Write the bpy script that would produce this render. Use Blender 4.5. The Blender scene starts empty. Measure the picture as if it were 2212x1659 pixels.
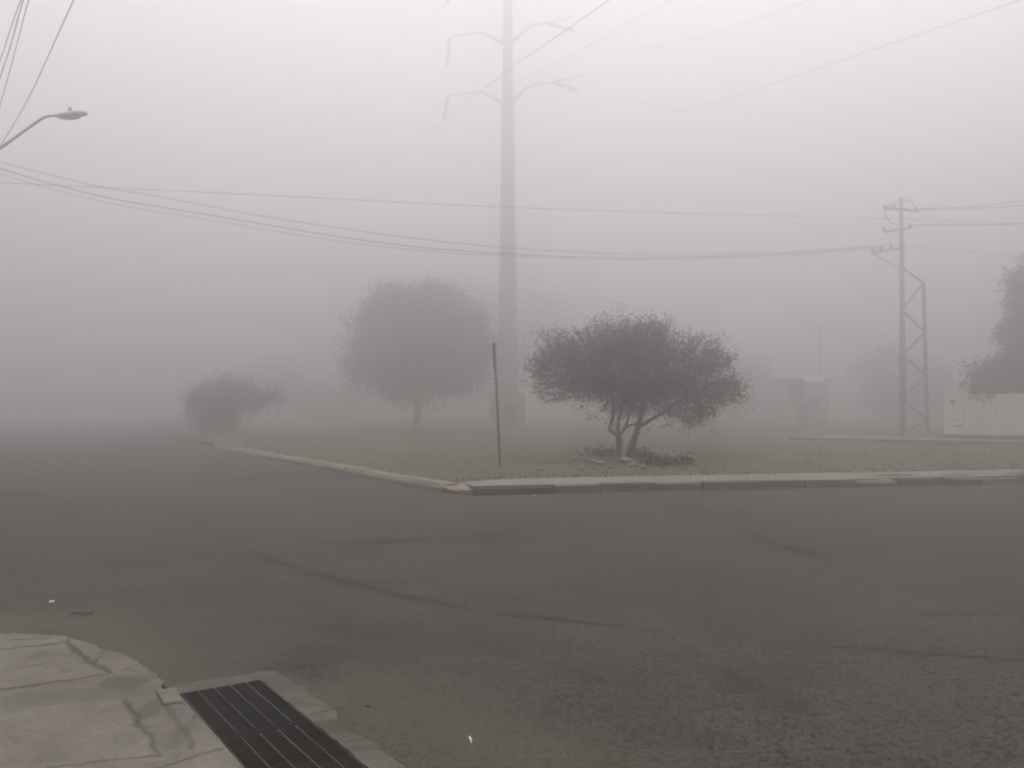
import bpy, bmesh, math, random
import numpy as np
from mathutils import Vector, Matrix
random.seed(11); RNG = np.random.default_rng(11)
SC = bpy.context.scene
COL = SC.collection
PI = math.pi

# ------------------------------------------------------------------ camera
F = 1915.0; CX, CY = 1106.0, 829.5; CAMH = 1.6
PITCH = math.atan(50.5 / F)
cam_d = bpy.data.cameras.new("camera"); cam = bpy.data.objects.new("camera", cam_d); COL.objects.link(cam)
cam_d.sensor_width = 36.0; cam_d.lens = 36.0 * F / 2212.0
cam_d.clip_start = 0.05; cam_d.clip_end = 3000
cam.location = (0, 0, CAMH); cam.rotation_euler = (PI / 2 + PITCH, 0, 0)
SC.camera = cam
_c, _s = math.cos(PITCH), math.sin(PITCH)
def ray(px, py):
    a = (px - CX) / F; b = (CY - py) / F
    return a, _c - b * _s, _s + b * _c            # x, y(depth), z
def G(px, py, z=0.0):                             # survey point on a level plane
    x, y, w = ray(px, py); t = (z - CAMH) / w
    return Vector((x * t, y * t, z))
def W(px, py, d):                                 # survey point at a known distance
    x, y, w = ray(px, py); t = d / y
    return Vector((x * t, d, CAMH + w * t))

# ------------------------------------------------------------------ materials
def mat(name, col, col2=None, scale=6.0, rough=0.85, bump=0.0, bscale=None, spec=0.25, detail=6, col3=None, scale3=0.6, attr=None, attr_col=None, metal=0.0, attr2=None, attr2_col=None, speck=None):
    m = bpy.data.materials.new(name); m.use_nodes = True
    nt = m.node_tree; N = nt.nodes; L = nt.links
    b = N["Principled BSDF"]; b.inputs["Roughness"].default_value = rough
    b.inputs["Specular IOR Level"].default_value = spec; b.inputs["Metallic"].default_value = metal
    tc = N.new("ShaderNodeTexCoord")
    def noise(sc, det=detail, r=0.6):
        n = N.new("ShaderNodeTexNoise"); n.inputs["Scale"].default_value = sc; n.inputs["Detail"].default_value = det
        n.inputs["Roughness"].default_value = r; L.new(tc.outputs["Object"], n.inputs["Vector"]); return n
    def mixc(fac, a, c):
        x = N.new("ShaderNodeMix"); x.data_type = 'RGBA'
        L.new(fac, x.inputs[0])
        for sock, v in ((x.inputs[6], a), (x.inputs[7], c)):
            if isinstance(v, tuple): sock.default_value = (*v, 1)
            else: L.new(v, sock)
        return x.outputs[2]
    def ramp(out, lo, hi):
        r = N.new("ShaderNodeMapRange"); r.inputs[1].default_value = lo; r.inputs[2].default_value = hi
        L.new(out, r.inputs[0]); return r.outputs[0]
    out = None
    if col2:
        out = mixc(ramp(noise(scale).outputs[0], .35, .65), col, col2)
    else:
        out = col
    if col3:
        out = mixc(ramp(noise(scale3, 4).outputs[0], .42, .68), out, col3)
    for sc_, c_, lo_, hi_, k_ in (speck or ()):
        mm = N.new("ShaderNodeMath"); mm.operation = 'MULTIPLY'; mm.inputs[1].default_value = k_
        L.new(ramp(noise(sc_, 3, .6).outputs[0], lo_, hi_), mm.inputs[0]); out = mixc(mm.outputs[0], out, c_)
    if attr:
        a = N.new("ShaderNodeAttribute"); a.attribute_name = attr
        out = mixc(a.outputs["Fac"], out, attr_col)
    if attr2:
        a = N.new("ShaderNodeAttribute"); a.attribute_name = attr2
        out = mixc(a.outputs["Fac"], out, attr2_col)
    if isinstance(out, tuple): b.inputs["Base Color"].default_value = (*out, 1)
    else: L.new(out, b.inputs["Base Color"])
    if bump:
        bn = N.new("ShaderNodeBump"); bn.inputs["Strength"].default_value = 1.0; bn.inputs["Distance"].default_value = bump
        L.new(noise(bscale or scale * 4, 8, .7).outputs[0], bn.inputs["Height"]); L.new(bn.outputs[0], b.inputs["Normal"])
    return m
M = {}
M['asphalt'] = mat('asphalt', (.0485, .0515, .0385), (.063, .0655, .0485), 2.2, .92, .010, 38, .2, 8, (.066, .067, .047), .45, 'tar_shade', (0.020, 0.018, 0.017), attr2='silt', attr2_col=(.079, .082, .054), speck=((9, (.030, .028, .024), .52, .68, .5), (22, (.012, .011, .009), .53, .61, .75), (45, (.010, .009, .008), .54, .61, .85), (32, (.12, .115, .09), .63, .70, .6), (60, (.15, .14, .12), .62, .69, .8)))
M['ground'] = mat('dry_ground', (.058, .055, .042), (.05, .05, .036), .6, .95, .02, 3)
M['lawn'] = mat('lawn', (.082, .088, .043), (.072, .080, .038), .9, .95, .006, 25, .1, 8, (.105, .092, .050), .22)
M['grass'] = mat('grass_blades', (.076, .084, .041), (.088, .092, .046), .8, .9)
M['concrete'] = mat('concrete_paving', (.149, .148, .117), (.122, .121, .095), 5, .9, .003, 60, .2, 8, (0.108, 0.098, 0.084), 1.3, 'joint', (.052, .050, .034), attr2='stain', attr2_col=(.072, .072, .054), speck=((14, (.085, .078, .062), .55, .70, .55), (45, (.06, .055, .042), .58, .68, .8), (60, (.24, .22, .19), .62, .72, .5)))
M['walk'] = mat('concrete_walk', (.200, .205, .174), (.160, .166, .140), 3, .9, .004, 40, .2, 8, (0.144, 0.133, 0.108), .5)
M['kerb'] = mat('kerb_concrete', (0.128, 0.124, 0.112), (0.088, 0.085, 0.076), 2, .9, .006, 30, .2, 8, (0.160, 0.152, 0.132), .7)
M['kerb_dark'] = mat('kerb_dark', (.055, .052, .048), (.08, .074, .066), 3, .9, .006, 30)
M['kerb_tan'] = mat('kerb_tan', (.235, .200, .142), (.185, .162, .118), 2, .9, .006, 30, .2, 8, (.145, .130, .100), .6)
M['green_paint'] = mat('green_paint', (0.087, 0.105, 0.059), (0.147, 0.136, 0.105), 9, .85, .003, 50)
M['iron'] = mat('cast_iron', (0.009, 0.008, 0.007), (0.016, 0.014, 0.012), 20, .7, .001, 80, .4)
M['rod'] = mat('worn_rod', (0.059, 0.056, 0.049), (0.032, 0.029, 0.025), 30, .6, 0, None, .4)
M['rod_dull'] = mat('dull_rod', (.032, .03, .027), (.06, .055, .048), 9, .7)
M['surround'] = mat('surround_concrete', (.106, .107, .083), (.080, .081, .060), 6, .92, .003, 60, .2, 8, (0.068, 0.063, 0.048), 2.2, 'joint', (0.042, 0.038, 0.024), attr2='stain', attr2_col=(0.058, 0.053, 0.038), speck=((30, (0.136, 0.126, 0.102), .58, .72, .8), (50, (.05, .045, .035), .56, .66, .8)))
M['pit'] = mat('pit', (.02, .019, .016), (.03, .028, .022), 8, .95)
M['bark'] = mat('bark', (.05, .042, .034), (.085, .075, .06), 14, .95, .01, 40)
M['leaf_olive'] = mat('leaf_olive', (.042, .046, .026), (.075, .078, .042), 1.6, .8)
M['leaf_dark'] = mat('leaf_dark', (.035, .042, .026), (.06, .065, .038), .7, .8)
M['leaf_mid'] = mat('leaf_mid', (.045, .055, .032), (.07, .075, .042), .9, .8)
M['stone'] = mat('stone', (0.288, 0.252, 0.200), (0.192, 0.168, 0.136), 5, .9, .02, 12)
M['stone_dull'] = mat('stone_dull', (.26, .22, .165), (.2, .175, .135), 5, .9, .02, 12)
M['steel'] = mat('galvanised_steel', (.25, .245, .24), (.2, .195, .19), 3, .6, 0, None, .4, metal=0.0)
M['post'] = mat('post_paint', (.10, .095, .09), (.14, .125, .11), 6, .7)
M['pole_concrete'] = mat('pole_concrete', (.36, .355, .335), (.30, .295, .275), 2, .9)
M['pole_steel'] = mat('pole_steel', (.32, .32, .31), (.27, .265, .25), 4, .7)
M['insulator'] = mat('insulator', (.17, .15, .14), (.13, .115, .105), 8, .35, 0, None, .5)
M['cable'] = mat('cable', (.03, .03, .03), (.045, .042, .04), 2, .7)
M['alu'] = mat('aluminium', (.50, .51, .48), (.44, .445, .42), 4, .5)
M['lens'] = mat('lamp_lens', (.35, .36, .34), None, 1, .25)
M['wallwhite'] = mat('limewash', (.88, .88, .81), (.82, .82, .75), 1.5, .9, .004, 20, .2, 8, (.74, .74, .66), .6)
M['graffiti'] = mat('graffiti', (.10, .10, .11), (.16, .15, .15), 9, .8)
M['brownbox'] = mat('brown_render', (.62, .28, .13), (.54, .23, .11), 2, .9)
M['housew'] = mat('house_render', (.5, .46, .42), (.42, .39, .36), 1, .9)
M['housew2'] = mat('house_render_pale', (.55, .48, .42), (.46, .41, .36), 1, .9)
M['fascia'] = mat('white_fascia', (.8, .78, .72), (.74, .72, .66), 2, .7)
M['roofdark'] = mat('roof_dark', (.08, .08, .078), (.06, .058, .055), 2, .9)
M['glass'] = mat('window_glass', (.03, .032, .035), None, 1, .15, spec=.5)
M['brown_door'] = mat('brown_door', (.36, .2, .14), (.3, .17, .12), 3, .8)
M['iron_dusty'] = mat('dusty_iron', (.016, .014, .012), (.040, .034, .028), 7, .85, .001, 80, .2)
M['pane'] = mat('pale_pane', (.16, .15, .14), (.12, .115, .11), 3, .3)  # paler glass, keeps window contrast low
M['door'] = mat('door_paint', (.12, .09, .07), (.09, .07, .06), 5, .7)
M['paper'] = mat('paper', (.72, .71, .67), (.6, .58, .54), 8, .9)
M['grit'] = mat('grit', (.085, .08, .066), (.045, .043, .036), 9, .9)
M['twig'] = mat('twig', (.04, .03, .022), None, 1, .9)

# ------------------------------------------------------------------ helpers
class MB:
    def __init__(s): s.v = []; s.f = []
    def add(s, vs, fs):
        o = len(s.v); s.v += [tuple(v) for v in vs]; s.f += [tuple(i + o for i in f) for f in fs]
    def box(s, c, sx, sy, sz, ang=0.0, jit=0.0):
        ca, sa = math.cos(ang), math.sin(ang); vs = []
        for z in (-.5, .5):
            for x, y in ((-.5, -.5), (.5, -.5), (.5, .5), (-.5, .5)):
                X, Y = x * sx, y * sy
                vs.append((c[0] + X * ca - Y * sa + random.uniform(-jit, jit), c[1] + X * sa + Y * ca + random.uniform(-jit, jit), c[2] + z * sz + random.uniform(-jit, jit) * .5))
        s.add(vs, [(3, 2, 1, 0), (4, 5, 6, 7), (0, 1, 5, 4), (1, 2, 6, 5), (2, 3, 7, 6), (3, 0, 4, 7)])
    def beam(s, a, b, w, h=None):                 # rectangular bar from a to b
        a, b = Vector(a), Vector(b); h = h or w; d = (b - a).normalized()
        up = Vector((0, 0, 1)) if abs(d.z) < .95 else Vector((0, 1, 0))
        x = d.cross(up).normalized(); y = x.cross(d).normalized()
        vs = []
        for p in (a, b):
            for i, j in ((-1, -1), (1, -1), (1, 1), (-1, 1)): vs.append(p + x * (i * w / 2) + y * (j * h / 2))
        s.add(vs, [(3, 2, 1, 0), (4, 5, 6, 7), (0, 1, 5, 4), (1, 2, 6, 5), (2, 3, 7, 6), (3, 0, 4, 7)])
    def tube(s, pts, radii, n=6, cap=True):
        pts = [Vector(p) for p in pts]
        if not isinstance(radii, (list, tuple)): radii = [radii] * len(pts)
        o = len(s.v); ref = None
        for i, p in enumerate(pts):
            d = (pts[min(i + 1, len(pts) - 1)] - pts[max(i - 1, 0)]).normalized()
            if ref is None:
                ref = d.cross(Vector((0, 0, 1)) if abs(d.z) < .9 else Vector((0, 1, 0))).normalized()
            ref = (ref - d * ref.dot(d)).normalized(); q = d.cross(ref)
            for k in range(n):
                t = 2 * PI * k / n; s.v.append(tuple(p + (ref * math.cos(t) + q * math.sin(t)) * radii[i]))
        for i in range(len(pts) - 1):
            for k in range(n):
                s.f.append((o + i * n + k, o + i * n + (k + 1) % n, o + (i + 1) * n + (k + 1) % n, o + (i + 1) * n + k))
        if cap:
            s.f.append(tuple(o + k for k in reversed(range(n)))); e = o + (len(pts) - 1) * n
            s.f.append(tuple(e + k for k in range(n)))
    def build(s, name, m, parent=None, smooth=False):
        me = bpy.data.meshes.new(name); me.from_pydata(s.v, [], s.f); me.update()
        return link(name, me, m, parent, smooth)
def link(name, me, m, parent=None, smooth=False):
    me.materials.append(m)
    if smooth: me.polygons.foreach_set("use_smooth", [True] * len(me.polygons))
    o = bpy.data.objects.new(name, me); COL.objects.link(o)
    if parent:
        me.transform(Matrix.Translation(-parent.location)); o.parent = parent
    return o
def tag(o, label=None, cat=None, group=None, kind=None):
    for k, v in (('label', label), ('category', cat), ('group', group), ('kind', kind)):
        if v: o[k] = v
    return o
def thing(name, loc, label, cat, group=None):
    o = bpy.data.objects.new(name, None); COL.objects.link(o); o.location = loc; o.empty_display_size = .2
    return tag(o, label, cat, group)
def recentre(o):                                   # move a one-mesh thing's origin to its base
    me = o.data; co = np.empty(len(me.vertices) * 3); me.vertices.foreach_get("co", co); co = co.reshape(-1, 3)
    c = Vector((float(co[:, 0].mean()), float(co[:, 1].mean()), float(co[:, 2].min())))
    me.transform(Matrix.Translation(-c)); o.location = c; return o
def smoothpath(pts, n=8):
    pts = [Vector(p) for p in pts]; out = []
    P = [pts[0] * 2 - pts[1]] + pts + [pts[-1] * 2 - pts[-2]]
    for i in range(1, len(P) - 2):
        a, b, c, d = P[i - 1:i + 3]
        # centripetal Catmull-Rom so uneven spacing makes no loops
        t0 = 0; t1 = t0 + max((b - a).length, 1e-6) ** .5; t2 = t1 + max((c - b).length, 1e-6) ** .5; t3 = t2 + max((d - c).length, 1e-6) ** .5
        for k in range(n):
            t = t1 + (t2 - t1) * k / n
            A1 = a * ((t1 - t) / (t1 - t0)) + b * ((t - t0) / (t1 - t0)); A2 = b * ((t2 - t) / (t2 - t1)) + c * ((t - t1) / (t2 - t1)); A3 = c * ((t3 - t) / (t3 - t2)) + d * ((t - t2) / (t3 - t2))
            B1 = A1 * ((t2 - t) / (t2 - t0)) + A2 * ((t - t0) / (t2 - t0)); B2 = A2 * ((t3 - t) / (t3 - t1)) + A3 * ((t - t1) / (t3 - t1))
            out.append(B1 * ((t2 - t) / (t2 - t1)) + B2 * ((t - t1) / (t2 - t1)))
    out.append(pts[-1]); return out
def inside(poly, X, Y):
    r = np.zeros(X.shape, bool); n = len(poly)
    for i in range(n):
        x1, y1 = poly[i][:2]; x2, y2 = poly[(i + 1) % n][:2]
        if abs(y2 - y1) < 1e-12: continue
        c = ((y1 > Y) != (y2 > Y)) & (X < (x2 - x1) * (Y - y1) / (y2 - y1) + x1); r ^= c
    return r
def seg_dist(pts, X, Y, closed=False):
    best = np.full(X.shape, 1e9); bx = X.copy(); by = Y.copy(); n = len(pts)
    for i in range(n if closed else n - 1):
        x1, y1 = pts[i][:2]; x2, y2 = pts[(i + 1) % n][:2]; dx, dy = x2 - x1, y2 - y1
        t = np.clip(((X - x1) * dx + (Y - y1) * dy) / max(dx * dx + dy * dy, 1e-12), 0, 1)
        qx, qy = x1 + t * dx, y1 + t * dy; d = np.hypot(X - qx, Y - qy); k = d < best
        best = np.where(k, d, best); bx = np.where(k, qx, bx); by = np.where(k, qy, by)
    return best, bx, by
_perm = RNG.random((256, 256))
def vnoise(X, Y, s):
    x = X / s; y = Y / s; xi = np.floor(x).astype(int); yi = np.floor(y).astype(int); fx = x - xi; fy = y - yi
    fx = fx * fx * (3 - 2 * fx); fy = fy * fy * (3 - 2 * fy); g = lambda a, b: _perm[a % 256, b % 256]
    return (g(xi, yi) * (1 - fx) + g(xi + 1, yi) * fx) * (1 - fy) + (g(xi, yi + 1) * (1 - fx) + g(xi + 1, yi + 1) * fx) * fy
def fbm(X, Y, s): return .5 * vnoise(X, Y, s) + .3 * vnoise(X + 37, Y + 11, s / 2.1) + .2 * vnoise(X + 71, Y + 53, s / 4.3)
def sstep(a, b, x):
    t = np.clip((x - a) / (b - a), 0, 1); return t * t * (3 - 2 * t)
def attr(me, name, vals):
    a = me.attributes.new(name, 'FLOAT', 'POINT'); a.data.foreach_set("value", np.ascontiguousarray(vals, dtype=np.float32))

# ------------------------------------------------------------------ ground, road, drain pit
A = G(386, 1497); B = G(563, 1472); Cc = G(791, 1659)
du = (Cc - B).normalized(); dv = Vector((du.y, -du.x, 0)); dv = -dv if dv.dot(A - B) < 0 else dv   # du along the drain, dv towards the pavement
GW = .455; GL = .815; O0 = B.copy()
def D(u, v, z=0.0): return Vector((O0.x + du.x * u + dv.x * v, O0.y + du.y * u + dv.y * v, z))
DL = GL * 2 + .012
def quad_ring(name, inner, outer, z, m):
    vs = [(p[0], p[1], z) for p in inner] + [(p[0], p[1], z) for p in outer]
    fs = [(i, (i + 1) % 4, 4 + (i + 1) % 4, 4 + i) for i in range(4)]
    mb = MB(); mb.add(vs, fs); return mb.build(name, m)
hole = [D(-.03, -.03), D(-.03, GW + .03), D(DL + .03, GW + .03), D(DL + .03, -.03)]
o_ = Vector((0, 120, 0))
gr = quad_ring('ground', hole, [o_ + du * -380 - dv * 380, o_ + du * -380 + dv * 380, o_ + du * 380 + dv * 380, o_ + du * 380 - dv * 380], -.006, M['ground'])
bm = bmesh.new(); bm.from_mesh(gr.data); bmesh.ops.recalc_face_normals(bm, faces=bm.faces)
if sum(f.normal.z for f in bm.faces) < 0: bmesh.ops.reverse_faces(bm, faces=bm.faces)
bm.to_mesh(gr.data); bm.free(); tag(gr, kind='structure')

def axis(lo, hi, step, flo, fhi, grow):
    mid = list(np.arange(lo, hi + 1e-6, step)); a = []; s = step; x = lo
    while x > flo: s *= grow; x -= s; a.append(x)
    b = []; s = step; x = mid[-1]
    while x < fhi: s *= grow; x += s; b.append(x)
    return np.array(a[::-1] + mid + b)
xs = axis(-5.5, 5.5, .06, -70, 75, 1.07); ys = axis(3.2, 11.0, .06, -10, 62, 1.05)
X, Y = np.meshgrid(xs, ys); nx, ny = len(xs), len(ys)
lines = [([(300, 1131), (430, 1124), (475, 1150), (520, 1185), (610, 1218), (700, 1245), (850, 1284), (1000, 1311), (1150, 1334)], .065, .66),
         ([(1150, 1334), (1300, 1349), (1420, 1363), (1500, 1375)], .045, .8), ([(1500, 1375), (1640, 1386), (1790, 1398), (1950, 1410), (2212, 1428), (2500, 1450)], .026, .75),
         ([(1640, 1158), (1700, 1180), (1760, 1200)], .16, .6), ([(2000, 1330), (2212, 1322), (2400, 1318)], .07, .5),
         ([(1020, 1395), (1110, 1415), (1200, 1440), (1330, 1475)], .09, .35), ([(620, 1440), (800, 1420), (1000, 1405)], .07, .35),
         ([(800, 1165), (1000, 1160), (1250, 1150)], .5, .4), ([(0, 1235), (300, 1215), (560, 1190)], .2, .28), ([(560, 1030), (650, 1027), (730, 1030)], .7, .6),  # last entry is a shadow near the kerb, painted into the asphalt colour
         ([(-30, 1072), (22, 1070)], .55, .9), ([(1400, 1400), (1560, 1450), (1700, 1520)], .12, .25), ([(500, 1345), (620, 1335), (760, 1350)], .12, .3)]
wx = X + (fbm(X, Y, .5) - .5) * .10; wy = Y + (fbm(X + 90, Y, .5) - .5) * .12
tar_shade = np.zeros(X.shape)
for pts, w, k in lines:
    d, _, _ = seg_dist([G(*p) for p in pts], wx, wy); tar_shade = np.maximum(tar_shade, k * 1.25 * np.exp(-(d / w) ** 2) * (.15 + 1.5 * sstep(.25, .7, fbm(X + 5, Y + 5, .6))))
blot = sstep(.52, .72, fbm(X * .6 + 9, Y + 3, 1.5)) * .38 * sstep(30, 8, Y)
crumbs = sstep(.62, .8, vnoise(X, Y, .09) * .55 + fbm(X + 3, Y, .9) * .45) * .55 * sstep(9, 4, Y)
dsp, _, _ = seg_dist([G(950, 1480), G(1250, 1640)], wx, wy)
tar_shade = np.clip(np.maximum(tar_shade, np.maximum(blot, crumbs * .8)), 0, 1)
# pale silt collects beside the drain and along the kerbs
sd, _, _ = seg_dist([G(760, 1500), G(950, 1560), G(1150, 1640)], wx, wy)
silt = .5 * np.exp(-(sd / .42) ** 2) + .28 * sstep(.5, .7, fbm(X + 20, Y * 1.3, 1.1)) * sstep(10, 4, Y)
sd2, _, _ = seg_dist([G(0, 1345), G(150, 1345), G(300, 1400), G(380, 1470)], wx, wy); silt += .45 * np.exp(-(sd2 / .28) ** 2)
verts = np.stack([X, Y, .012 * (fbm(X, Y, 4) - .5) * sstep(4, 8, Y) * sstep(60, 40, Y)], -1).reshape(-1, 3)
idx = np.arange(nx * ny).reshape(ny, nx)
fx, fy = (X[:-1, :-1] + X[1:, 1:]) / 2, (Y[:-1, :-1] + Y[1:, 1:]) / 2
hu = (fx - O0.x) * du.x + (fy - O0.y) * du.y; hv = (fx - O0.x) * dv.x + (fy - O0.y) * dv.y
keep = ~((hu > -.05) & (hu < DL + .05) & (hv > -.05) & (hv < GW + .05))
quads = np.stack([idx[:-1, :-1], idx[:-1, 1:], idx[1:, 1:], idx[1:, :-1]], -1)[keep]
me = bpy.data.meshes.new('road'); me.from_pydata(verts.tolist(), [], quads.tolist()); me.update()
attr(me, 'tar_shade', tar_shade.ravel()); attr(me, 'silt', np.clip(silt, 0, .85).ravel())
tag(link('road', me, M['asphalt']), kind='structure')

# pit under the grates, and its concrete surround
mb = MB(); pz = -.45
c4 = [D(-.02, -.02), D(-.02, GW + .02), D(DL + .02, GW + .02), D(DL + .02, -.02)]
mb.add([(p.x, p.y, pz) for p in c4] + [(p.x, p.y, -.002) for p in c4], [(0, 1, 2, 3), (0, 4, 5, 1), (1, 5, 6, 2), (2, 6, 7, 3), (3, 7, 4, 0)])
tag(mb.build('drain_pit', M['pit']), kind='structure')

def sheet(name, poly, z, m, step, side=.1, joints=(), stains=(), skirt=True, relief=.004, groove=.010, hole_=None, zf=None):
    """a paving surface: fine sheet clipped to an outline, with sunk joints and a side face"""
    px = [p[0] for p in poly]; py = [p[1] for p in poly]
    gx = np.arange(min(px) - step, max(px) + step * 2, step); gy = np.arange(min(py) - step, max(py) + step * 2, step)
    X, Y = np.meshgrid(gx, gy); ins = inside(poly, X, Y); d, bx, by = seg_dist(poly, X, Y, True)
    snap = (d < step * .72); Xs = np.where(snap, bx, X); Ys = np.where(snap, by, Y); ok = ins | snap
    ii = np.arange(X.size).reshape(X.shape)
    kq = ok[:-1, :-1] & ok[:-1, 1:] & ok[1:, 1:] & ok[1:, :-1]
    mx = (X[:-1, :-1] + X[1:, 1:]) / 2; my = (Y[:-1, :-1] + Y[1:, 1:]) / 2
    cin = inside(poly, mx, my) & kq
    q = np.stack([ii[:-1, :-1], ii[:-1, 1:], ii[1:, 1:], ii[1:, :-1]], -1)[cin]
    used = np.unique(q); remap = -np.ones(X.size, int); remap[used] = np.arange(len(used)); q = remap[q]
    x = Xs.ravel()[used]; y = Ys.ravel()[used]
    wx = x + (fbm(x, y, .22) - .5) * .06; wy = y + (fbm(x + 50, y, .22) - .5) * .06
    J = np.zeros(x.shape); S = np.zeros(x.shape)
    for pts, w, k in joints:
        dd, _, _ = seg_dist(pts, wx, wy); ww = w * (.5 + 1.1 * fbm(x + 8, y + 4, .25)); J = np.maximum(J, k * (1 - sstep(ww * .55, ww * 1.25, dd)))
    for c, (ra, rb, rot), k in stains:
        ca, sa = math.cos(rot), math.sin(rot); ux = ((wx - c[0]) * ca + (wy - c[1]) * sa) / ra; uy = (-(wx - c[0]) * sa + (wy - c[1]) * ca) / rb
        S = np.maximum(S, k * (1 - sstep(.7, 1.15, np.hypot(ux, uy) + (fbm(x, y, .15) - .5) * .7)))
    zz = z + relief * (fbm(x, y, .35) - .5) * 2 - groove * J * (.35 + .65 * (J > .97))
    if zf is not None: zz = zz + zf(x, y)
    v = np.stack([x, y, zz], -1)
    me = bpy.data.meshes.new(name); me.from_pydata(v.tolist(), [], q.tolist()); me.update()
    bm = bmesh.new(); bm.from_mesh(me); jl = bm.verts.layers.float.new('joint'); sl = bm.verts.layers.float.new('stain')
    for i, vv in enumerate(bm.verts): vv[jl] = float(J[i]); vv[sl] = float(S[i])
    if skirt:
        be = [e for e in bm.edges if e.is_boundary]
        r = bmesh.ops.extrude_edge_only(bm, edges=be)
        for g in r['geom']:
            if isinstance(g, bmesh.types.BMVert): g.co.z -= side
    bmesh.ops.recalc_face_normals(bm, faces=bm.faces)
    if sum(f.normal.z * f.calc_area() for f in bm.faces) < 0: bmesh.ops.reverse_faces(bm, faces=bm.faces)
    bm.to_mesh(me); bm.free()
    return link(name, me, m)

PZ = .085
Pq = lambda *a: G(*a, PZ)
edge_px = [(0, 1368), (70, 1370), (144, 1374), (190, 1388), (214, 1401), (221, 1410), (228, 1407), (255, 1409), (283, 1421), (299, 1430), (303, 1436), (324, 1447), (342, 1459), (346, 1467), (358, 1482), (362, 1496)]
outline = [Pq(*p) for p in edge_px]
outline = [(-5.2, 6.15), (-3.9, outline[0].y + .02)] + [(p.x, p.y) for p in outline]
kerbline = [D(.0, GW + .10), D(.35, GW + .075), D(.8, GW + .09), D(1.2, GW + .07), D(1.7, GW + .08), D(2.6, GW + .06)]
outline += [(p.x, p.y) for p in kerbline] + [(-.4, 2.2), (-5.2, 2.2)]
jt = lambda pts, w, k: ([Pq(*p) for p in pts], w * .72, k * .9)
joints = [jt([(-60, 1414), (0, 1405), (83, 1394), (134, 1388)], .022, 1), jt([(20, 1384), (45, 1382), (111, 1379)], .025, .9), jt([(136, 1386), (174, 1416), (200, 1432), (232, 1452)], .03, 1),
          jt([(-60, 1497), (0, 1489), (70, 1480), (148, 1471), (235, 1454)], .028, 1), jt([(20, 1446), (60, 1440), (108, 1432)], .013, .75), jt([(271, 1508), (287, 1544), (302, 1566)], .018, 1), jt([(302, 1566), (312, 1580), (324, 1596), (342, 1628)], .014, .9),
          jt([(60, 1666), (111, 1659), (198, 1647), (340, 1628)], .012, .9), jt([(336, 1657), (393, 1641), (430, 1628), (482, 1617)], .012, .85), jt([(150, 1478), (190, 1470), (262, 1459)], .012, .6),
          jt([(205, 1421), (232, 1416)], .012, .5), jt([(366, 1536), (392, 1532), (420, 1528)], .008, .6), jt([(362, 1535), (385, 1560), (405, 1595), (418, 1616)], .03, .55), jt([(355, 1500), (366, 1536)], .02, .7),
          jt([(300, 1570), (292, 1562), (315, 1572)], .03, .9)]
st = lambda px, py, rx, ry, k: (Pq(px, py), ((Pq(px + rx, py) - Pq(px, py)).length, (Pq(px, py - ry) - Pq(px, py)).length, 0), k)
stains = [st(267, 1477, 55, 15, 1), st(85, 1416, 22, 8, .5), st(142, 1448, 18, 6, .6), st(50, 1500, 20, 7, .5), (Pq(200, 1498), (.62, .11, .25), .5), (Pq(60, 1515), (.5, .1, .25), .45), st(325, 1530, 25, 22, .75), st(390, 1585, 22, 30, .65),
          st(230, 1535, 20, 5, .35), st(110, 1585, 25, 4, .4), st(255, 1590, 18, 5, .35), st(280, 1605, 20, 7, .35), st(350, 1600, 14, 20, .35), st(120, 1556, 30, 5, .25)]
def chip(poly, amp, stepl):
    out = []
    for (x1, y1), (x2, y2) in zip(poly, poly[1:] + poly[:1]):
        n = max(1, int(math.hypot(x2 - x1, y2 - y1) / stepl))
        for i in range(n): out.append((x1 + (x2 - x1) * i / n + random.gauss(0, amp), y1 + (y2 - y1) * i / n + random.gauss(0, amp)))
    return out
outline = chip(outline, .007, .045)
joints += [jt([(221, 1407), (205, 1428)], .012, .9), jt([(302, 1433), (268, 1446)], .012, .9), jt([(344, 1462), (318, 1470), (300, 1476)], .012, .9), jt([(144, 1375), (140, 1392)], .012, .9), jt([(235, 1455), (268, 1446), (300, 1452)], .010, .5)]
for _k in range(60): stains.append((Vector((random.uniform(-4, -.9), random.uniform(3.2, 6), 0)), (random.uniform(.03, .16), random.uniform(.02, .08), random.uniform(0, 3)), random.uniform(.12, .42)))
pv = sheet('pavement', outline, PZ, M['concrete'], .0125, PZ + .01, joints, stains, relief=.006); tag(pv, kind='structure')

# concrete surround of the drain, flush with the road and crumbling at its ends
def frame_poly(pts): return [(p.x, p.y) for p in pts]
sr = frame_poly([D(-.004, GW + .09), D(-.16, GW + .07), D(-.18, GW * .6), D(-.16, .1), D(-.165, -.06), D(-.13, -.125), D(.12, -.145), D(.3, -.152), D(.46, -.15), D(.62, -.158), D(.76, -.155), D(.86, -.13), D(.92, -.105), D(1.02, -.10), D(1.15, -.13), D(1.3, -.145), D(1.5, -.14), D(DL + .1, -.15), D(DL + .1, -.004), D(-.004, -.004), D(-.004, GW + .004)])
s1 = sheet('drain_surround', chip(sr, .0025, .05), .007, M['surround'], .011, .03, [([D(.72, -.2), D(.70, 0)], .01, .6), ([D(.42, -.2), D(.44, 0)], .006, .5), ([D(1.2, -.2), D(1.18, 0)], .008, .6)], [(D(.6, -.13), (.3, .03, 0), .5), (D(.93, -.06), (.12, .10, 0), 1), (D(1.3, -.12), (.3, .05, .2), .8), (D(.2, -.13), (.3, .025, 0), .5)], relief=.003); tag(s1, kind='structure')
sr3 = frame_poly([D(-.004, GW + .004), D(DL, GW + .004), D(DL, GW + .11), D(-.004, GW + .11)])
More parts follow.
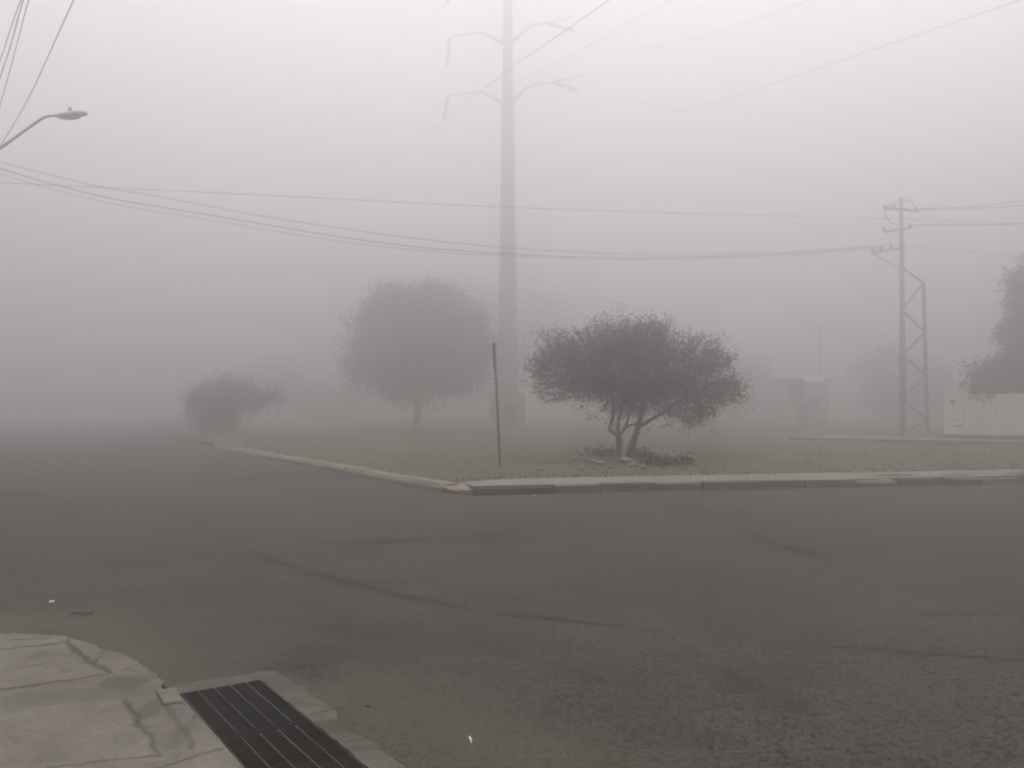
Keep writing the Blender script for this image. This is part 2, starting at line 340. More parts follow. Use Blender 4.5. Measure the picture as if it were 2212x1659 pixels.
s3 = sheet('drain_surround', sr3, .012, M['concrete'], .015, .03, [], [((D(.4, GW + .05)), (.5, .05, 0), .7)]); tag(s3, kind='structure')
gp = [Pq(336, 1494), Pq(380, 1490), Pq(397, 1520), Pq(352, 1523)]
mb = MB(); n = len(gp)
vs = []
for (z, s) in ((PZ - .03, 1.0), (PZ + .006, .99), (PZ + .013, .93)):
    c = sum(gp, Vector()) / 4
    vs += [(c.x + (p.x - c.x) * s, c.y + (p.y - c.y) * s, z) for p in gp]
mb.add(vs, [(i + l * 4, (i + 1) % 4 + l * 4, (i + 1) % 4 + 4 + l * 4, i + 4 + l * 4) for l in range(2) for i in range(4)] + [(8, 9, 10, 11)])
tag(recentre(mb.build('kerb_block', M['green_paint'])), 'small kerb block with faded green paint at upper left corner of drain grate', 'kerb block')

def make_grate(u0, label, dz):
    t = thing('drain_grate', D(u0 + GL / 2, GW / 2, -.03), label, 'drain grate', 'steel grates over the street drain')
    mb = MB()
    for v in (.006, GW - .006): mb.beam(D(u0, v, -.008 + dz), D(u0 + GL, v, -.010 + dz), .006, .040)
    for u in (.006, GL - .006): mb.beam(D(u0 + u, .012, -.008 + dz), D(u0 + u, GW - .012, -.010 + dz), .007, .040)
    mb.build('frame', M['iron_dusty' if dz else 'iron'], t)
    mb = MB(); n = 25
    for i in range(n):
        u = u0 + .012 + (GL - .024) * (i + .5) / n
        mb.beam(D(u, .012, -.006 + dz), D(u, GW - .012, -.006 + dz), .0075, .034)
    mb.build('grille', M['iron_dusty' if dz else 'iron'], t)
    for k in range(1, 5):
        v = GW * k / 5; mb = MB()
        pts = [D(u0 + .014 + (GL - .028) * i / 12, v + random.uniform(-.0012, .0012), .0125 + dz) for i in range(13)]
        mb.tube(pts, .0034, 6); mb.build('cross_rod', M['rod' if k < 3 or dz else 'rod_dull'], t, True)
    return t
make_grate(0, 'steel drain grate farther from the viewer, dark, its near edge abutting a second grate', 0)
make_grate(GL + .012, 'nearer steel drain grate with dusty bars, cut off by the bottom of the photo', -.003)

# loose grit scattered over the near asphalt (uncountable)
ng = 1500; qx = RNG.uniform(-4.5, 5, ng); qy = 3.4 + RNG.random(ng) ** 1.6 * 8; kk = (fbm(qx, qy, .8) + RNG.random(ng) * .3 > .58) & ~inside([tuple(D(-.3, -.3))[:2], tuple(D(2, -.3))[:2], tuple(D(2, 1.6))[:2], tuple(D(-.3, 1.6))[:2]], qx, qy) & ~inside(outline, qx, qy)
mb = MB()
for x, y in zip(qx[kk], qy[kk]):
    q = random.uniform(.0025, .006) * (1.7 if random.random() < .03 else 1); a0 = random.uniform(0, 6)
    b_ = [(x + math.cos(a0 + t) * q * random.uniform(.7, 1.2), y + math.sin(a0 + t) * q * random.uniform(.7, 1.2), .004) for t in (0, 1.6, 3.1, 4.7)]
    tp = (x + random.uniform(-.3, .3) * q, y + random.uniform(-.3, .3) * q, .006 + q * .9)
    mb.add(b_ + [tp], [(0, 1, 4), (1, 2, 4), (2, 3, 4), (3, 0, 4)])
tag(mb.build('gravel', M['grit']), 'loose grit scattered over the near asphalt', 'gravel', kind='stuff')

# ------------------------------------------------------------------ the park corner: lawn, walk, kerbs
KZ = .15
R0 = G(1022, 1070); R1 = G(2212, 1044); rd = (R1 - R0).normalized(); rn = Vector((-rd.y, rd.x, 0))       # rn points into the park
L0 = G(975, 1067); L1 = G(480, 972); ld = (L1 - L0).normalized(); ln = Vector((ld.y, -ld.x, 0)); ln = -ln if ln.dot(rn) < 0 else ln
Cn = Vector((L0.x + .15, L0.y + .05, 0))
def RP(t, w): return R0 + rd * t + rn * w
def LP(t, w): return L0 + ld * t + ln * w
Lf = 21.0; Rf = 34.0
lawn_poly = [RP(Rf, 1.75), RP(1.6, 1.7), RP(.5, 1.45), RP(.0, 1.05), RP(-.35, .75), LP(.8, .32), LP(Lf, .32), LP(Lf + 13, .32), Vector((-13, 47, 0)), Vector((-4, 44.5, 0)), Vector((4, 44, 0)), Vector((9.0, 43, 0)), Vector((13, 36, 0)), Vector((16.9, 29.6, 0)), Vector((24, 27.2, 0)), Vector((36, 28.2, 0))]
def lawn_z(x, y): return .05 * (fbm(x, y, 6) - .5)
lw = sheet('lawn', [(p.x, p.y) for p in lawn_poly], KZ - .02, M['lawn'], .35, .16, relief=.01, zf=lawn_z, groove=0); tag(lw, kind='structure')
wk = sheet('pavement', [(p.x, p.y) for p in (RP(Rf, .16), RP(Rf, 1.8), RP(1.6, 1.75), RP(.5, 1.5), RP(.02, 1.1), RP(.02, .16))], KZ, M['walk'], .15, .12, relief=.006, groove=0); tag(wk, kind='structure')
def bevel_block(mb, a, b, inward, w, h, jit=.012, ch=.035):
    a, b = Vector(a), Vector(b); J = lambda: Vector((random.uniform(-jit, jit), random.uniform(-jit, jit), random.uniform(-jit, jit) * .6))
    vs = []
    for p in (a, b):
        for (q, z) in ((0, -.02), (0.01, h - ch), (ch, h), (w, h), (w, -.02)): vs.append(p + inward * q + Vector((0, 0, z)) + (J() if z > 0 else Vector()))
    mb.add(vs, [(i, (i + 1) % 5, (i + 1) % 5 + 5, i + 5) for i in range(5)] + [(4, 3, 2, 1, 0), (5, 6, 7, 8, 9)])
mb = MB(); t = 1.55
while t < Rf:
    l = random.uniform(.9, 1.15); broken = 7.6 < t < 11.5
    j = .035 if broken else .012
    off = random.uniform(-.03, .03) if not broken else random.uniform(-.12, .1)
    a, b = RP(t + (.05 if broken else .007), off), RP(min(t + l, Rf) - (random.uniform(.02, .2) if broken else .007), off + random.uniform(-.02, .02) * (3 if broken else 1))
    bevel_block(mb, a, b, rn, .17, KZ + .01 + (random.uniform(-.06, .02) if broken else random.uniform(-.008, .012)), j, .05 if broken else .03); t += l
tag(mb.build('kerb', M['kerb']), kind='structure')
mb = MB(); bevel_block(mb, RP(.0, -.05), RP(1.5, -.03), rn, .22, KZ + .012, .01, .05)
tag(mb.build('kerb', M['kerb_dark']), kind='structure')
mb = MB(); t = .35
while t < Lf:
    l = random.uniform(.95, 1.3); o = random.uniform(-.02, .02)
    bevel_block(mb, LP(t + .004, o), LP(t + l - .004, o), ln, .33, KZ + random.uniform(-.01, .01), .012, .08); t += l
# rounded tan corner between the two kerbs
cpts = [LP(.36, 0), LP(0, .0), (L0 + R0) / 2 + Vector((0, -.06, 0)), RP(-.02, -.03)]
cin = [LP(.36, .33), RP(-.55, .72), RP(-.3, .95), RP(.02, 1.12)]
for i in range(3):
    a, b, c, d = cpts[i], cpts[i + 1], cin[i + 1], cin[i]
    z1, z2 = .05 + .02 * i, KZ - .004
    vs = [a + Vector((0, 0, -.02)), b + Vector((0, 0, -.02)), b + Vector((0, 0, z1)), a + Vector((0, 0, z1 if i else .1)), d + Vector((0, 0, z2)), c + Vector((0, 0, z2))]
    mb.add(vs, [(0, 1, 2, 3), (3, 2, 5, 4)])
tag(mb.build('kerb', M['kerb_tan']), kind='structure')
# dirt spread over the broken stretch of walk
mb = MB()
for (t, w, r, s) in ((9.2, .75, .55, .22), (10.6, .5, .4, .16), (12.4, .6, .5, .2)):
    pts = [RP(t + math.cos(k * PI / 6) * r * random.uniform(.7, 1.2), w + math.sin(k * PI / 6) * s * random.uniform(.7, 1.2)) for k in range(12)]
    c = RP(t, w); mb.add([(c.x, c.y, KZ + .035)] + [(p.x, p.y, KZ + .004) for p in pts], [(0, 1 + k, 1 + (k + 1) % 12) for k in range(12)])
tag(mb.build('soil', M['ground']), kind='structure')

# grass blades over the lawn (uncountable)
lp = [(p.x, p.y) for p in lawn_poly]
nb = 34000
gx = RNG.uniform(-22, 22, nb * 3); gy = 15 + (RNG.random(nb * 3) ** 1.5) * 30
k = inside(lp, gx, gy); gx, gy = gx[k][:nb], gy[k][:nb]
k = fbm(gx, gy, 1.6) + RNG.random(len(gx)) * .25 > .5; gx, gy = gx[k], gy[k]; n = len(gx)
h = RNG.uniform(.012, .05, n) * (.6 + .9 * fbm(gx + 4, gy, 2.5)); th = RNG.uniform(0, 2 * PI, n); w = RNG.uniform(.006, .014, n)
edge_d, _, _ = seg_dist([RP(-.4, 1.62), RP(1, 1.85), RP(Rf, 1.8)], gx, gy); h = h * (1 + 1.2 * np.exp(-(edge_d / .22) ** 2)); lean = RNG.uniform(0, .06, n); ph = RNG.uniform(0, 2 * PI, n); z0 = KZ - .045 + lawn_z(gx, gy)
v = np.empty((n, 3, 3)); v[:, 0] = np.stack([gx - np.cos(th) * w, gy - np.sin(th) * w, z0], -1); v[:, 1] = np.stack([gx + np.cos(th) * w, gy + np.sin(th) * w, z0], -1); v[:, 2] = np.stack([gx + np.cos(ph) * lean, gy + np.sin(ph) * lean, z0 + h + .028], -1)
def fast_mesh(name, v, m, parent=None):              # v: (n, k, 3) separate faces
    n, kk, _ = v.shape; me = bpy.data.meshes.new(name); me.vertices.add(n * kk); me.vertices.foreach_set("co", v.reshape(-1).astype(np.float32))
    me.loops.add(n * kk); me.loops.foreach_set("vertex_index", np.arange(n * kk, dtype=np.int32)); me.polygons.add(n)
    me.polygons.foreach_set("loop_start", np.arange(0, n * kk, kk, dtype=np.int32)); me.update(calc_edges=True); me.validate()
    return link(name, me, m, parent)
tag(fast_mesh('grass', v, M['grass']), 'short dry green grass covering the park corner', 'grass', kind='stuff')

# ------------------------------------------------------------------ trees
def leaf_cloud(centres, per, spread, size, flat=.35):
    c = np.repeat(centres, per, 0); n = len(c)
    p = c + RNG.normal(0, 1, (n, 3)) * spread
    d = RNG.normal(0, 1, (n, 3)); d[:, 2] *= flat + .3; d /= np.linalg.norm(d, axis=1, keepdims=True) + 1e-9
    e = RNG.normal(0, 1, (n, 3)); e -= d * (e * d).sum(1, keepdims=True); e /= np.linalg.norm(e, axis=1, keepdims=True) + 1e-9
    s = (size * RNG.uniform(.6, 1.35, n))[:, None]; wd = s * RNG.uniform(.28, .5, n)[:, None]
    return np.stack([p - d * s * .5, p + e * wd * .5 - d * s * .05, p + d * s * .5, p - e * wd * .5 - d * s * .05], 1)
def lobe_points(lobes, depth, n, shell=.5):
    """points through the volume of several ellipsoid lobes; (px, py, rx, ry[, ddepth]) give place and size in survey units"""
    s = depth / F; wts = np.array([l[2] * l[3] for l in lobes], float); wts /= wts.sum(); out = []
    for i, l in enumerate(lobes):
        k = max(3, int(n * wts[i])); c = np.array(W(l[0], l[1], depth + (l[4] if len(l) > 4 else 0))); rx, rz = l[2] * s, l[3] * s; ry = (rx * rz) ** .5 * (.95 if len(lobes) > 2 else 1.0)
        d = RNG.normal(0, 1, (k, 3)); d /= np.linalg.norm(d, axis=1, keepdims=True); r = RNG.random(k) ** (1 / 3); r = shell * (r ** .35) + (1 - shell) * r
        out.append(c + d * r[:, None] * np.array([rx, ry, rz]))
    return np.concatenate(out)
def tree(name, lobes, depth, base_px, label, cat='tree', leaf='leaf_dark', clumps=500, per=26, size=.2, spread=.35, trunk_r=.2, group=None, base_z=0.0, shell=.5, limb_k=1.0, fork=.45, twigs=0, stems=None, lump=7, lump_r=.5):
    s = depth / F; bx = W(base_px, 880, depth).x; base = Vector((bx, depth, base_z))
    t = thing(name, base, label, cat, group)
    nl = max(8, int(clumps / lump)); c0 = lobe_points(lobes, depth, nl, shell); cs = np.repeat(c0, lump, 0); cs = cs + RNG.normal(0, 1, cs.shape) * lump_r * np.array([1, 1, .75]); cs = cs[cs[:, 2] > base_z + .15]
    v = leaf_cloud(cs, per, spread, size)
    fast_mesh('crown', v, M[leaf], t)
    mb = MB(); cz = np.mean([W(l[0], l[1], depth).z for l in lobes])
    top = Vector((bx, depth, base_z + (cz - base_z) * fork))
    if stems is None:
        mb.tube(smoothpath([base - Vector((0, 0, .1)), (base + top) / 2 + Vector((random.uniform(-.1, .1), 0, 0)), top], 4), [trunk_r * 1.25] + [trunk_r] * 7 + [trunk_r * .8], 8)
        starts = [(top, trunk_r * .6)]
    else:
        starts = []
        for pts, r0, r1 in stems:
            pp = smoothpath(pts, 5); mb.tube(pp, [r0 + (r1 - r0) * i / (len(pp) - 1) for i in range(len(pp))], 7); starts.append((pp[-1], r1))
    for l in lobes:
        for q in range(2):
            c = W(l[0], l[1], depth + (l[4] if len(l) > 4 else 0)); e = c + Vector((random.uniform(-.5, .5) * l[2] * s, random.uniform(-.4, .4) * l[3] * s, random.uniform(-.2, .5) * l[3] * s))
            a, ra = min(starts, key=lambda z: (z[0] - e).length)
            m_ = (a + e) / 2 + Vector((random.uniform(-.12, .12), random.uniform(-.12, .12), .1)) * (e - a).length
            pp = smoothpath([a, m_, e], 4); mb.tube(pp, [ra * limb_k * (1 - .85 * i / (len(pp) - 1)) for i in range(len(pp))], 5)
    sel = cs[RNG.integers(0, len(cs), min(twigs, len(cs)))] if twigs else []
    for c in sel:
        c = Vector(c); a, ra = min(starts, key=lambda z: (z[0] - c).length); a2 = c + (a - c) * .35 + Vector((0, 0, -.1))
        mb.tube([a2, (a2 + c) / 2 + Vector((random.uniform(-.06, .06),) * 3), c], [.016, .011, .005], 4)
    mb.build('trunk', M['bark'], t, True)
    return t
# near wide tree: several thin stems
D1 = 29.2
z4 = lambda x, y, dd=0: W(1024 + x * .3086, 597 + y * .3086, D1 + dd)
b1 = G(1343, 987, KZ); D1 = b1.y
lob = lambda x, y, rx, ry, dd=0: (1024 + (1120 + (x - 1120) * .93) * .3086, 597 + y * .3086, rx * .285, ry * .285, dd)
near_lobes = [lob(1080, 640, 520, 240), lob(720, 620, 300, 230, -.3), lob(1480, 690, 350, 240, .2), lob(1130, 480, 380, 150), lob(620, 520, 160, 140, .5), lob(520, 640, 150, 130, -.6), lob(1650, 590, 120, 120, .3),
              lob(1750, 800, 150, 110), lob(1200, 850, 330, 130, .4), lob(700, 780, 240, 95), lob(1300, 905, 140, 55, -.2), lob(1600, 850, 130, 55, -.4), lob(860, 400, 150, 80), lob(1520, 500, 110, 90), lob(1270, 400, 120, 75), lob(1080, 930, 110, 70), lob(1650, 960, 40, 26), lob(1530, 1000, 22, 20), lob(1860, 800, 75, 60, .4),
              lob(1000, 470, 330, 120, .2), lob(1110, 435, 230, 85, -.2), lob(1080, 760, 300, 130, -1.3), lob(1350, 780, 280, 120, -1.2), lob(820, 760, 240, 110, -1.0), lob(1060, 880, 170, 70, -1.0), lob(1200, 620, 330, 140, -1.5), lob(830, 600, 240, 130, -1.2)]
stems = [([b1 + Vector((-.12, 0, -.1)), z4(1018, 1180), z4(1012, 1110)], .11, .085),
         ([z4(1014, 1118), z4(965, 1085), z4(950, 1072), z4(966, 1000), z4(978, 900), z4(940, 780)], .06, .035), ([z4(1012, 1112), z4(1006, 1060), z4(1022, 980), z4(1040, 900), z4(1060, 760)], .055, .03),
         ([z4(1018, 1115), z4(1048, 1070), z4(1078, 1000), z4(1100, 900)], .055, .03), ([z4(1050, 1072, .05), z4(1090, 1042), z4(1150, 1036)], .035, .028),
         ([b1 + Vector((.22, .1, -.1)), z4(1095, 1210), z4(1122, 1140), z4(1150, 1050), z4(1175, 960), z4(1210, 820)], .12, .05), ([z4(1150, 1056), z4(1230, 1010), z4(1330, 950), z4(1480, 850)], .06, .03)]
nt = tree('wide_tree', near_lobes, D1, 1343, 'small wide umbrella shaped tree with several thin stems on the near lawn', leaf='leaf_olive', lump=8, lump_r=.24, clumps=2300, per=26, size=.078, spread=.11, trunk_r=.12, base_z=KZ - .03, shell=.35, limb_k=.7, twigs=420, stems=stems)
# ragged outer sprigs of that tree: a shoot with leaves along it
sp = MB(); sv = []
outl = [(350, 600), (400, 520), (470, 470), (560, 400), (620, 360), (700, 330), (780, 330), (860, 310), (920, 300), (1000, 315), (1080, 330), (1140, 300), (1180, 305), (1250, 330), (1310, 310), (1370, 390), (1470, 410), (1590, 410), (1620, 380), (1680, 500), (1740, 540), (1840, 530), (1790, 620), (1880, 740), (1920, 760), (1930, 850), (1850, 880), (1700, 960), (1640, 1000), (1530, 1010), (480, 850), (420, 760), (370, 680), (1560, 460), (1330, 350), (670, 380), (520, 440)]
for (x, y) in outl:
    for q in range(5):
        e = z4(x + random.uniform(-45, 45), y + random.uniform(-25, 45), random.uniform(-1.2, 1.2)); c = z4(1120, 760, 0); dirv = (c - e).normalized()
        ln_ = random.uniform(.45, 1.1); a = e + dirv * ln_ + Vector((random.uniform(-.1, .1), 0, -.25 if y < 600 else 0))
        e = e + (c - e) * .06
        sp.tube([a, (a + e) / 2 + Vector((random.uniform(-.04, .04), 0, random.uniform(-.03, .05))), e], [.010, .008, .004], 4, False)
        cc = np.array([list(a + (e - a) * f) for f in np.linspace(.1, 1, 9)]); sv.append(leaf_cloud(cc, 4, .035, .072))
sp.build('twigs', M['bark'], nt); fast_mesh('sprigs', np.concatenate(sv), M['leaf_olive'], nt)
# stones and dark plants round its foot
def stone(px, py, w, h, m, label):
    p = G(px, py, KZ + .01); r = w * p.y / F / 2; hz = h * p.y / F
    bm = bmesh.new(); bmesh.ops.create_icosphere(bm, subdivisions=2, radius=1)
    sx, sy = r, r * random.uniform(.7, .95); rot = random.uniform(0, PI)
    sd = [Vector((random.uniform(-1, 1), random.uniform(-1, 1), random.uniform(-1, 1))).normalized() for _ in range(7)]
    for v in bm.verts:
        n = v.co.normalized(); k = 1.0
        for q in sd:
            dd = n.dot(q)
            if dd > .72: k = min(k, .72 / dd)
        c = n * k; v.co = Vector((c.x * sx, c.y * sy, (c.z * .5 + .38) * hz))
    me = bpy.data.meshes.new('stone'); bm.to_mesh(me); bm.free()
    o = link('stone', me, m); o.location = p; o.rotation_euler = (0, 0, rot * .2); tag(o, label, 'stone', 'stones around the wide tree'); return o
for a in [(1352, 1000, 30, 15, 'stone', 'largest pale stone directly in front of the wide tree stems'), (1368, 1009, 26, 12, 'stone', 'pale stone just right of and nearer than the largest stone'), (1390, 1012, 22, 10, 'stone_dull', 'dull tan stone at the right end of the pale row by the wide tree'),
          (1296, 1003, 22, 10, 'stone', 'pale flat stone left of the wide tree stems'), (1276, 999, 18, 10, 'stone_dull', 'brownish stone at left rim of the dark plants'), (1256, 1015, 20, 8, 'stone_dull', 'low tan stone nearest the pavement, left of the wide tree'),
          (1165, 1016, 18, 7, 'stone_dull', 'lone low stone on grass midway between leaning post and tree'), (1240, 996, 14, 7, 'stone_dull', 'small brown stone farthest back on the left of the tree'), (1318, 1012, 16, 8, 'stone_dull', 'small dull stone below left of the largest pale stone')]:
    stone(a[0], a[1], a[2], a[3], M[a[4]], a[5])
def low_plant(px, py, w, h, label, n=70):
    p = G(px, py, KZ - .01); s = p.y / F; t = thing('low_plant', p, label, 'plant', 'low dark plants under the wide tree')
    c = np.stack([RNG.normal(0, w * s * .28, n), RNG.normal(0, w * s * .2, n), np.abs(RNG.normal(0, h * s * .42, n)) + .03], -1) + np.array(p)
    fast_mesh('foliage', leaf_cloud(c, 9, .06, .10), M['leaf_dark'], t)
    mb = MB()
    for i in range(10): mb.tube([p + Vector((random.uniform(-.2, .2), 0, 0)), Vector(c[i])], [.012, .005], 4)
    mb.build('stem', M['bark'], t)
low_plant(1300, 985, 60, 16, 'dark low plant left of the tree stems behind the stones')
low_plant(1388, 990, 50, 14, 'dark low plant right of the tree stems behind the stones')
low_plant(1425, 1006, 60, 14, 'spreading dark plant to the right of the pale stones', 60)
low_plant(1474, 1003, 36, 16, 'small dark tuft farthest right of the wide tree foot', 40)

tree('round_tree', [(905, 750, 140, 112), (865, 695, 92, 72), (950, 690, 95, 72, 1), (815, 785, 66, 62, -1), (985, 760, 75, 80), (800, 715, 45, 45), (835, 645, 40, 25), (920, 648, 70, 34), (1025, 770, 38, 60), (890, 825, 85, 34), (990, 825, 36, 30)], 68, 900,
     'big round tree in thick fog left of the tall power pylon', clumps=2600, per=36, size=.22, spread=.34, trunk_r=.26, fork=.5, shell=.3, lump_r=.5)
tree('bushy_tree', [(478, 866, 50, 42), (438, 882, 32, 32), (502, 838, 30, 20), (545, 864, 34, 24), (465, 915, 36, 34), (588, 860, 16, 14), (430, 858, 20, 14)], 54, 470, 'dark bushy small tree by the road at left in the fog', clumps=800, per=34, size=.13, spread=.24, trunk_r=.16, fork=.5, lump_r=.3)
tree('distant_tree', [(600, 815, 60, 45), (560, 840, 50, 40), (640, 850, 50, 45)], 118, 600, 'faint distant tree just behind the bushy small tree at left', leaf='leaf_mid', clumps=420, per=26, size=.28, spread=.6, trunk_r=.25, group='trees fading into the fog')
tree('distant_tree', [(1060, 690, 60, 50), (1130, 680, 70, 45), (1180, 670, 50, 40), (1100, 730, 80, 50)], 100, 1110, 'faint distant tree whose thin crown shows on both sides of the pylon', leaf='leaf_mid', clumps=260, per=26, size=.26, spread=.9, trunk_r=.3, group='trees fading into the fog')
tree('distant_tree', [(1920, 800, 55, 50), (1960, 850, 70, 60), (1900, 860, 45, 50), (2010, 850, 50, 55)], 92, 1950, 'faint broad tree behind the lattice power pole', leaf='leaf_mid', clumps=620, per=26, size=.28, spread=.6, trunk_r=.3, group='trees fading into the fog', fork=.4)
tree('distant_tree', [(700, 870, 60, 40), (760, 880, 50, 35), (660, 880, 40, 32)], 108, 710, 'faint low tree between the bushy tree and the round tree', leaf='leaf_mid', clumps=360, per=26, size=.26, spread=.5, trunk_r=.2, group='trees fading into the fog', fork=.5)
tree('leafy_tree', [(2262, 640, 62, 85), (2225, 605, 32, 38), (2198, 632, 22, 30), (2218, 660, 30, 26), (2240, 730, 66, 60), (2195, 705, 28, 22), (2180, 728, 18, 14), (2205, 750, 34, 22), (2300, 720, 90, 130), (2285, 560, 60, 60), (2240, 790, 60, 40)], 49, 2285, 'tall leafy tree at the right edge rising behind the white wall', leaf='leaf_dark', clumps=1700, per=26, size=.20, spread=.17, trunk_r=.25, shell=.3, lump_r=.26)
tree('garden_shrub', [(2150, 812, 52, 38), (2125, 818, 34, 32), (2200, 805, 60, 48), (2150, 850, 42, 14, -1.9), (2250, 815, 60, 45)], 43.6, 2170, 'dark shrub spilling over the top of the white wall', 'shrub', leaf='leaf_dark', clumps=700, per=24, size=.16, spread=.2, trunk_r=.12, fork=.6, lump_r=.25)

# ------------------------------------------------------------------ white wall, box, houses
VZ = .30; wa = G(2039, 938.5, VZ); wa.z = 0; wb = Vector((29.5, 36.0, 0)); wd = (wb - wa); wl = wd.length; wd.normalize(); wn = Vector((wd.y, -wd.x, 0)); wn = -wn if wn.y > 0 else wn
wt = thing('boundary_wall', wa, 'white painted boundary wall with faint graffiti at right edge', 'wall')
WH = 2.16; mb = MB()
def wp(u, z, o=0.0): return wa + wd * u + wn * o + Vector((0, 0, z))
mb.add([wp(0, -.1), wp(wl, -.1), wp(wl, WH + .05), wp(0, WH), wp(0, -.1, -.15), wp(wl, -.1, -.15), wp(wl, WH + .05, -.15), wp(0, WH, -.15)], [(0, 1, 2, 3), (5, 4, 7, 6), (3, 2, 6, 7), (0, 3, 7, 4), (1, 5, 6, 2)])
mb.build('wall', M['wallwhite'], wt)
mb = MB(); mb.beam(wp(-.05, .14, -.06), wp(wl + .05, .14, -.06), .26, .34); mb.build('plinth', M['kerb'], wt)
mb = MB(); mb.beam(wp(-.03, WH + .03, -.075), wp(wl + .03, WH + .08, -.075), .2, .05); mb.build('coping', M['wallwhite'], wt)
mb = MB()
def wuv(x, y):                                     # place on the wall face seen at a survey position
    px, py = 1956 + x * .1157, 810.7 + y * .1157; a, b, w = ray(px, py)
    den = a * wn.x + b * wn.y; t = (wa.x * wn.x + wa.y * wn.y) / den; q = Vector((a * t, b * t, CAMH + w * t)); return (q - wa).dot(wd), q.z
def stroke(pts, w):
    P = [wuv(*p) for p in pts]
    for (u1, z1), (u2, z2) in zip(P, P[1:]): mb.beam(wp(u1, z1, .004), wp(u2, z2, .004), .006, w) if abs(u2 - u1) > abs(z2 - z1) else mb.beam(wp(u1, z1, .004), wp(u2, z2, .004), w, .006)
stroke([(845, 440), (850, 500), (930, 515)], .11); stroke([(930, 520), (900, 570), (865, 640)], .11); stroke([(850, 470), (890, 490)], .1); stroke([(1020, 460), (1045, 500)], .07); stroke([(990, 560), (1010, 600)], .08)
stroke([(1060, 600), (1100, 660), (1080, 710), (1120, 700)], .06); stroke([(870, 830), (960, 826), (1000, 836)], .05); stroke([(1060, 830), (1110, 850)], .05); stroke([(890, 945), (960, 950), (1080, 955)], .07)
mb.build('graffiti', M['graffiti'], wt)

fw = sheet('pavement', [(p.x, p.y) for p in (wp(-6.5, 0, .05), wp(-6.5, 0, 3.2), wp(wl, 0, 3.2), wp(wl, 0, .05))], .13, M['walk'], .4, .14, relief=.005, groove=0); tag(fw, kind='structure')
p = Vector((W(1096, 880, 71.5).x, 71.5, 0)); s = p.y / F
t = thing('brown_enclosure', p, 'faint reddish brown boxy enclosure at the foot of the pylon', 'enclosure')
mb = MB(); mb.box((p.x, p.y + .6, 1.3), 76 * s, 1.2, 2.7); mb.build('body', M['brownbox'], t)
mb = MB(); mb.box((p.x, p.y + .6, 2.7), 80 * s, 1.4, .12); mb.build('cap', M['brownbox'], t)
mb = MB(); mb.box((p.x + .35, p.y - .012, 1.05), .9, .03, 1.9); mb.build('door', M['brown_door'], t)

def house(name, px0, px1, base_py, top_py, label, walls, depthlen, fascia=None, canopy=None, wins=(), door=None, upper=None):
    q = G((px0 + px1) / 2, base_py); d = q.y; s = d / F; x0 = W(px0, 880, d).x; x1 = W(px1, 880, d).x; h = W(px0, top_py, d).z
    t = thing(name, (q.x, d, 0), label, 'house', 'houses fading into the fog'); mb = MB(); mb.box(((x0 + x1) / 2, d + depthlen / 2, h / 2 - .05), x1 - x0, depthlen, h + .1); mb.build('wall', walls, t)
    mb = MB(); mb.box(((x0 + x1) / 2, d + depthlen / 2 - .1, h + .12), x1 - x0 + .3, depthlen + .4, .2); mb.build('roof', M['roofdark'], t)
    if fascia:
        a, b, py = fascia; xa, xb = W(a, 880, d).x, W(b, 880, d).x; z = W(a, py, d).z
        mb = MB(); mb.add([(xa, d - .95, z - .16), (xb, d - .95, z - .16), (xb, d + .2, z + .30), (xa, d + .2, z + .30), (xa, d - .95, z - .24), (xb, d - .95, z - .24), (xb, d + .2, z + .2), (xa, d + .2, z + .2)], [(0, 1, 2, 3), (7, 6, 5, 4), (0, 4, 5, 1), (1, 5, 6, 2), (2, 6, 7, 3), (3, 7, 4, 0)]); mb.build('fascia', M['fascia'], t)
    if canopy:
        a, b, py, hh = canopy; xa, xb = W(a, 880, d).x, W(b, 880, d).x; z = W(a, py, d).z
        mb = MB(); vs = [(xa, d - 1.1, z), (xb, d - 1.1, z), (xb, d, z), (xa, d, z), (xa + .4, d - .7, z - hh), (xb, d - .7, z - hh), (xb, d, z - hh), (xa + .4, d, z - hh)]
        mb.add(vs, [(0, 1, 2, 3), (7, 6, 5, 4), (0, 4, 5, 1), (1, 5, 6, 2), (2, 6, 7, 3), (3, 7, 4, 0)]); mb.build('canopy', M['roofdark'], t)
    for (u, z, w_, h_) in wins:
        mb = MB(); mb.box((x0 + u * (x1 - x0), d - .02, z), w_, .06, h_); w = mb.build('window', M['pane'], t)
        mb = MB()
        for dx in (-w_ / 2, w_ / 2): mb.box((x0 + u * (x1 - x0) + dx, d - .03, z), .08, .1, h_ + .08)
        for dz in (-h_ / 2, h_ / 2): mb.box((x0 + u * (x1 - x0), d - .035, z + dz), w_ - .08, .1, .08)
        f = mb.build('frame', M['housew'], t)
    if door:
        mb = MB(); mb.box((x0 + door * (x1 - x0), d - .02, 1.05), .95, .08, 2.1); mb.build('door', M['door'], t)
    return t
house('small_house', 1712, 1792, 917, 822, 'faint small flat roofed house with a bright fascia and dark canopy', M['housew2'], 7, (1733, 1776, 820), (1697, 1733, 822, 1.9), [(.62, 1.9, 1.1, 1.1)], .25)
house('tall_house', 1560, 1664, 912, 778, 'faint two storey house with a pale ledge just right of the wide tree', M['housew'], 9, (1618, 1652, 779), None, [(.55, 5.2, 1.3, 1.2), (.85, 5.2, 1.0, 1.2), (.7, 2.0, 1.4, 1.2)], .3)

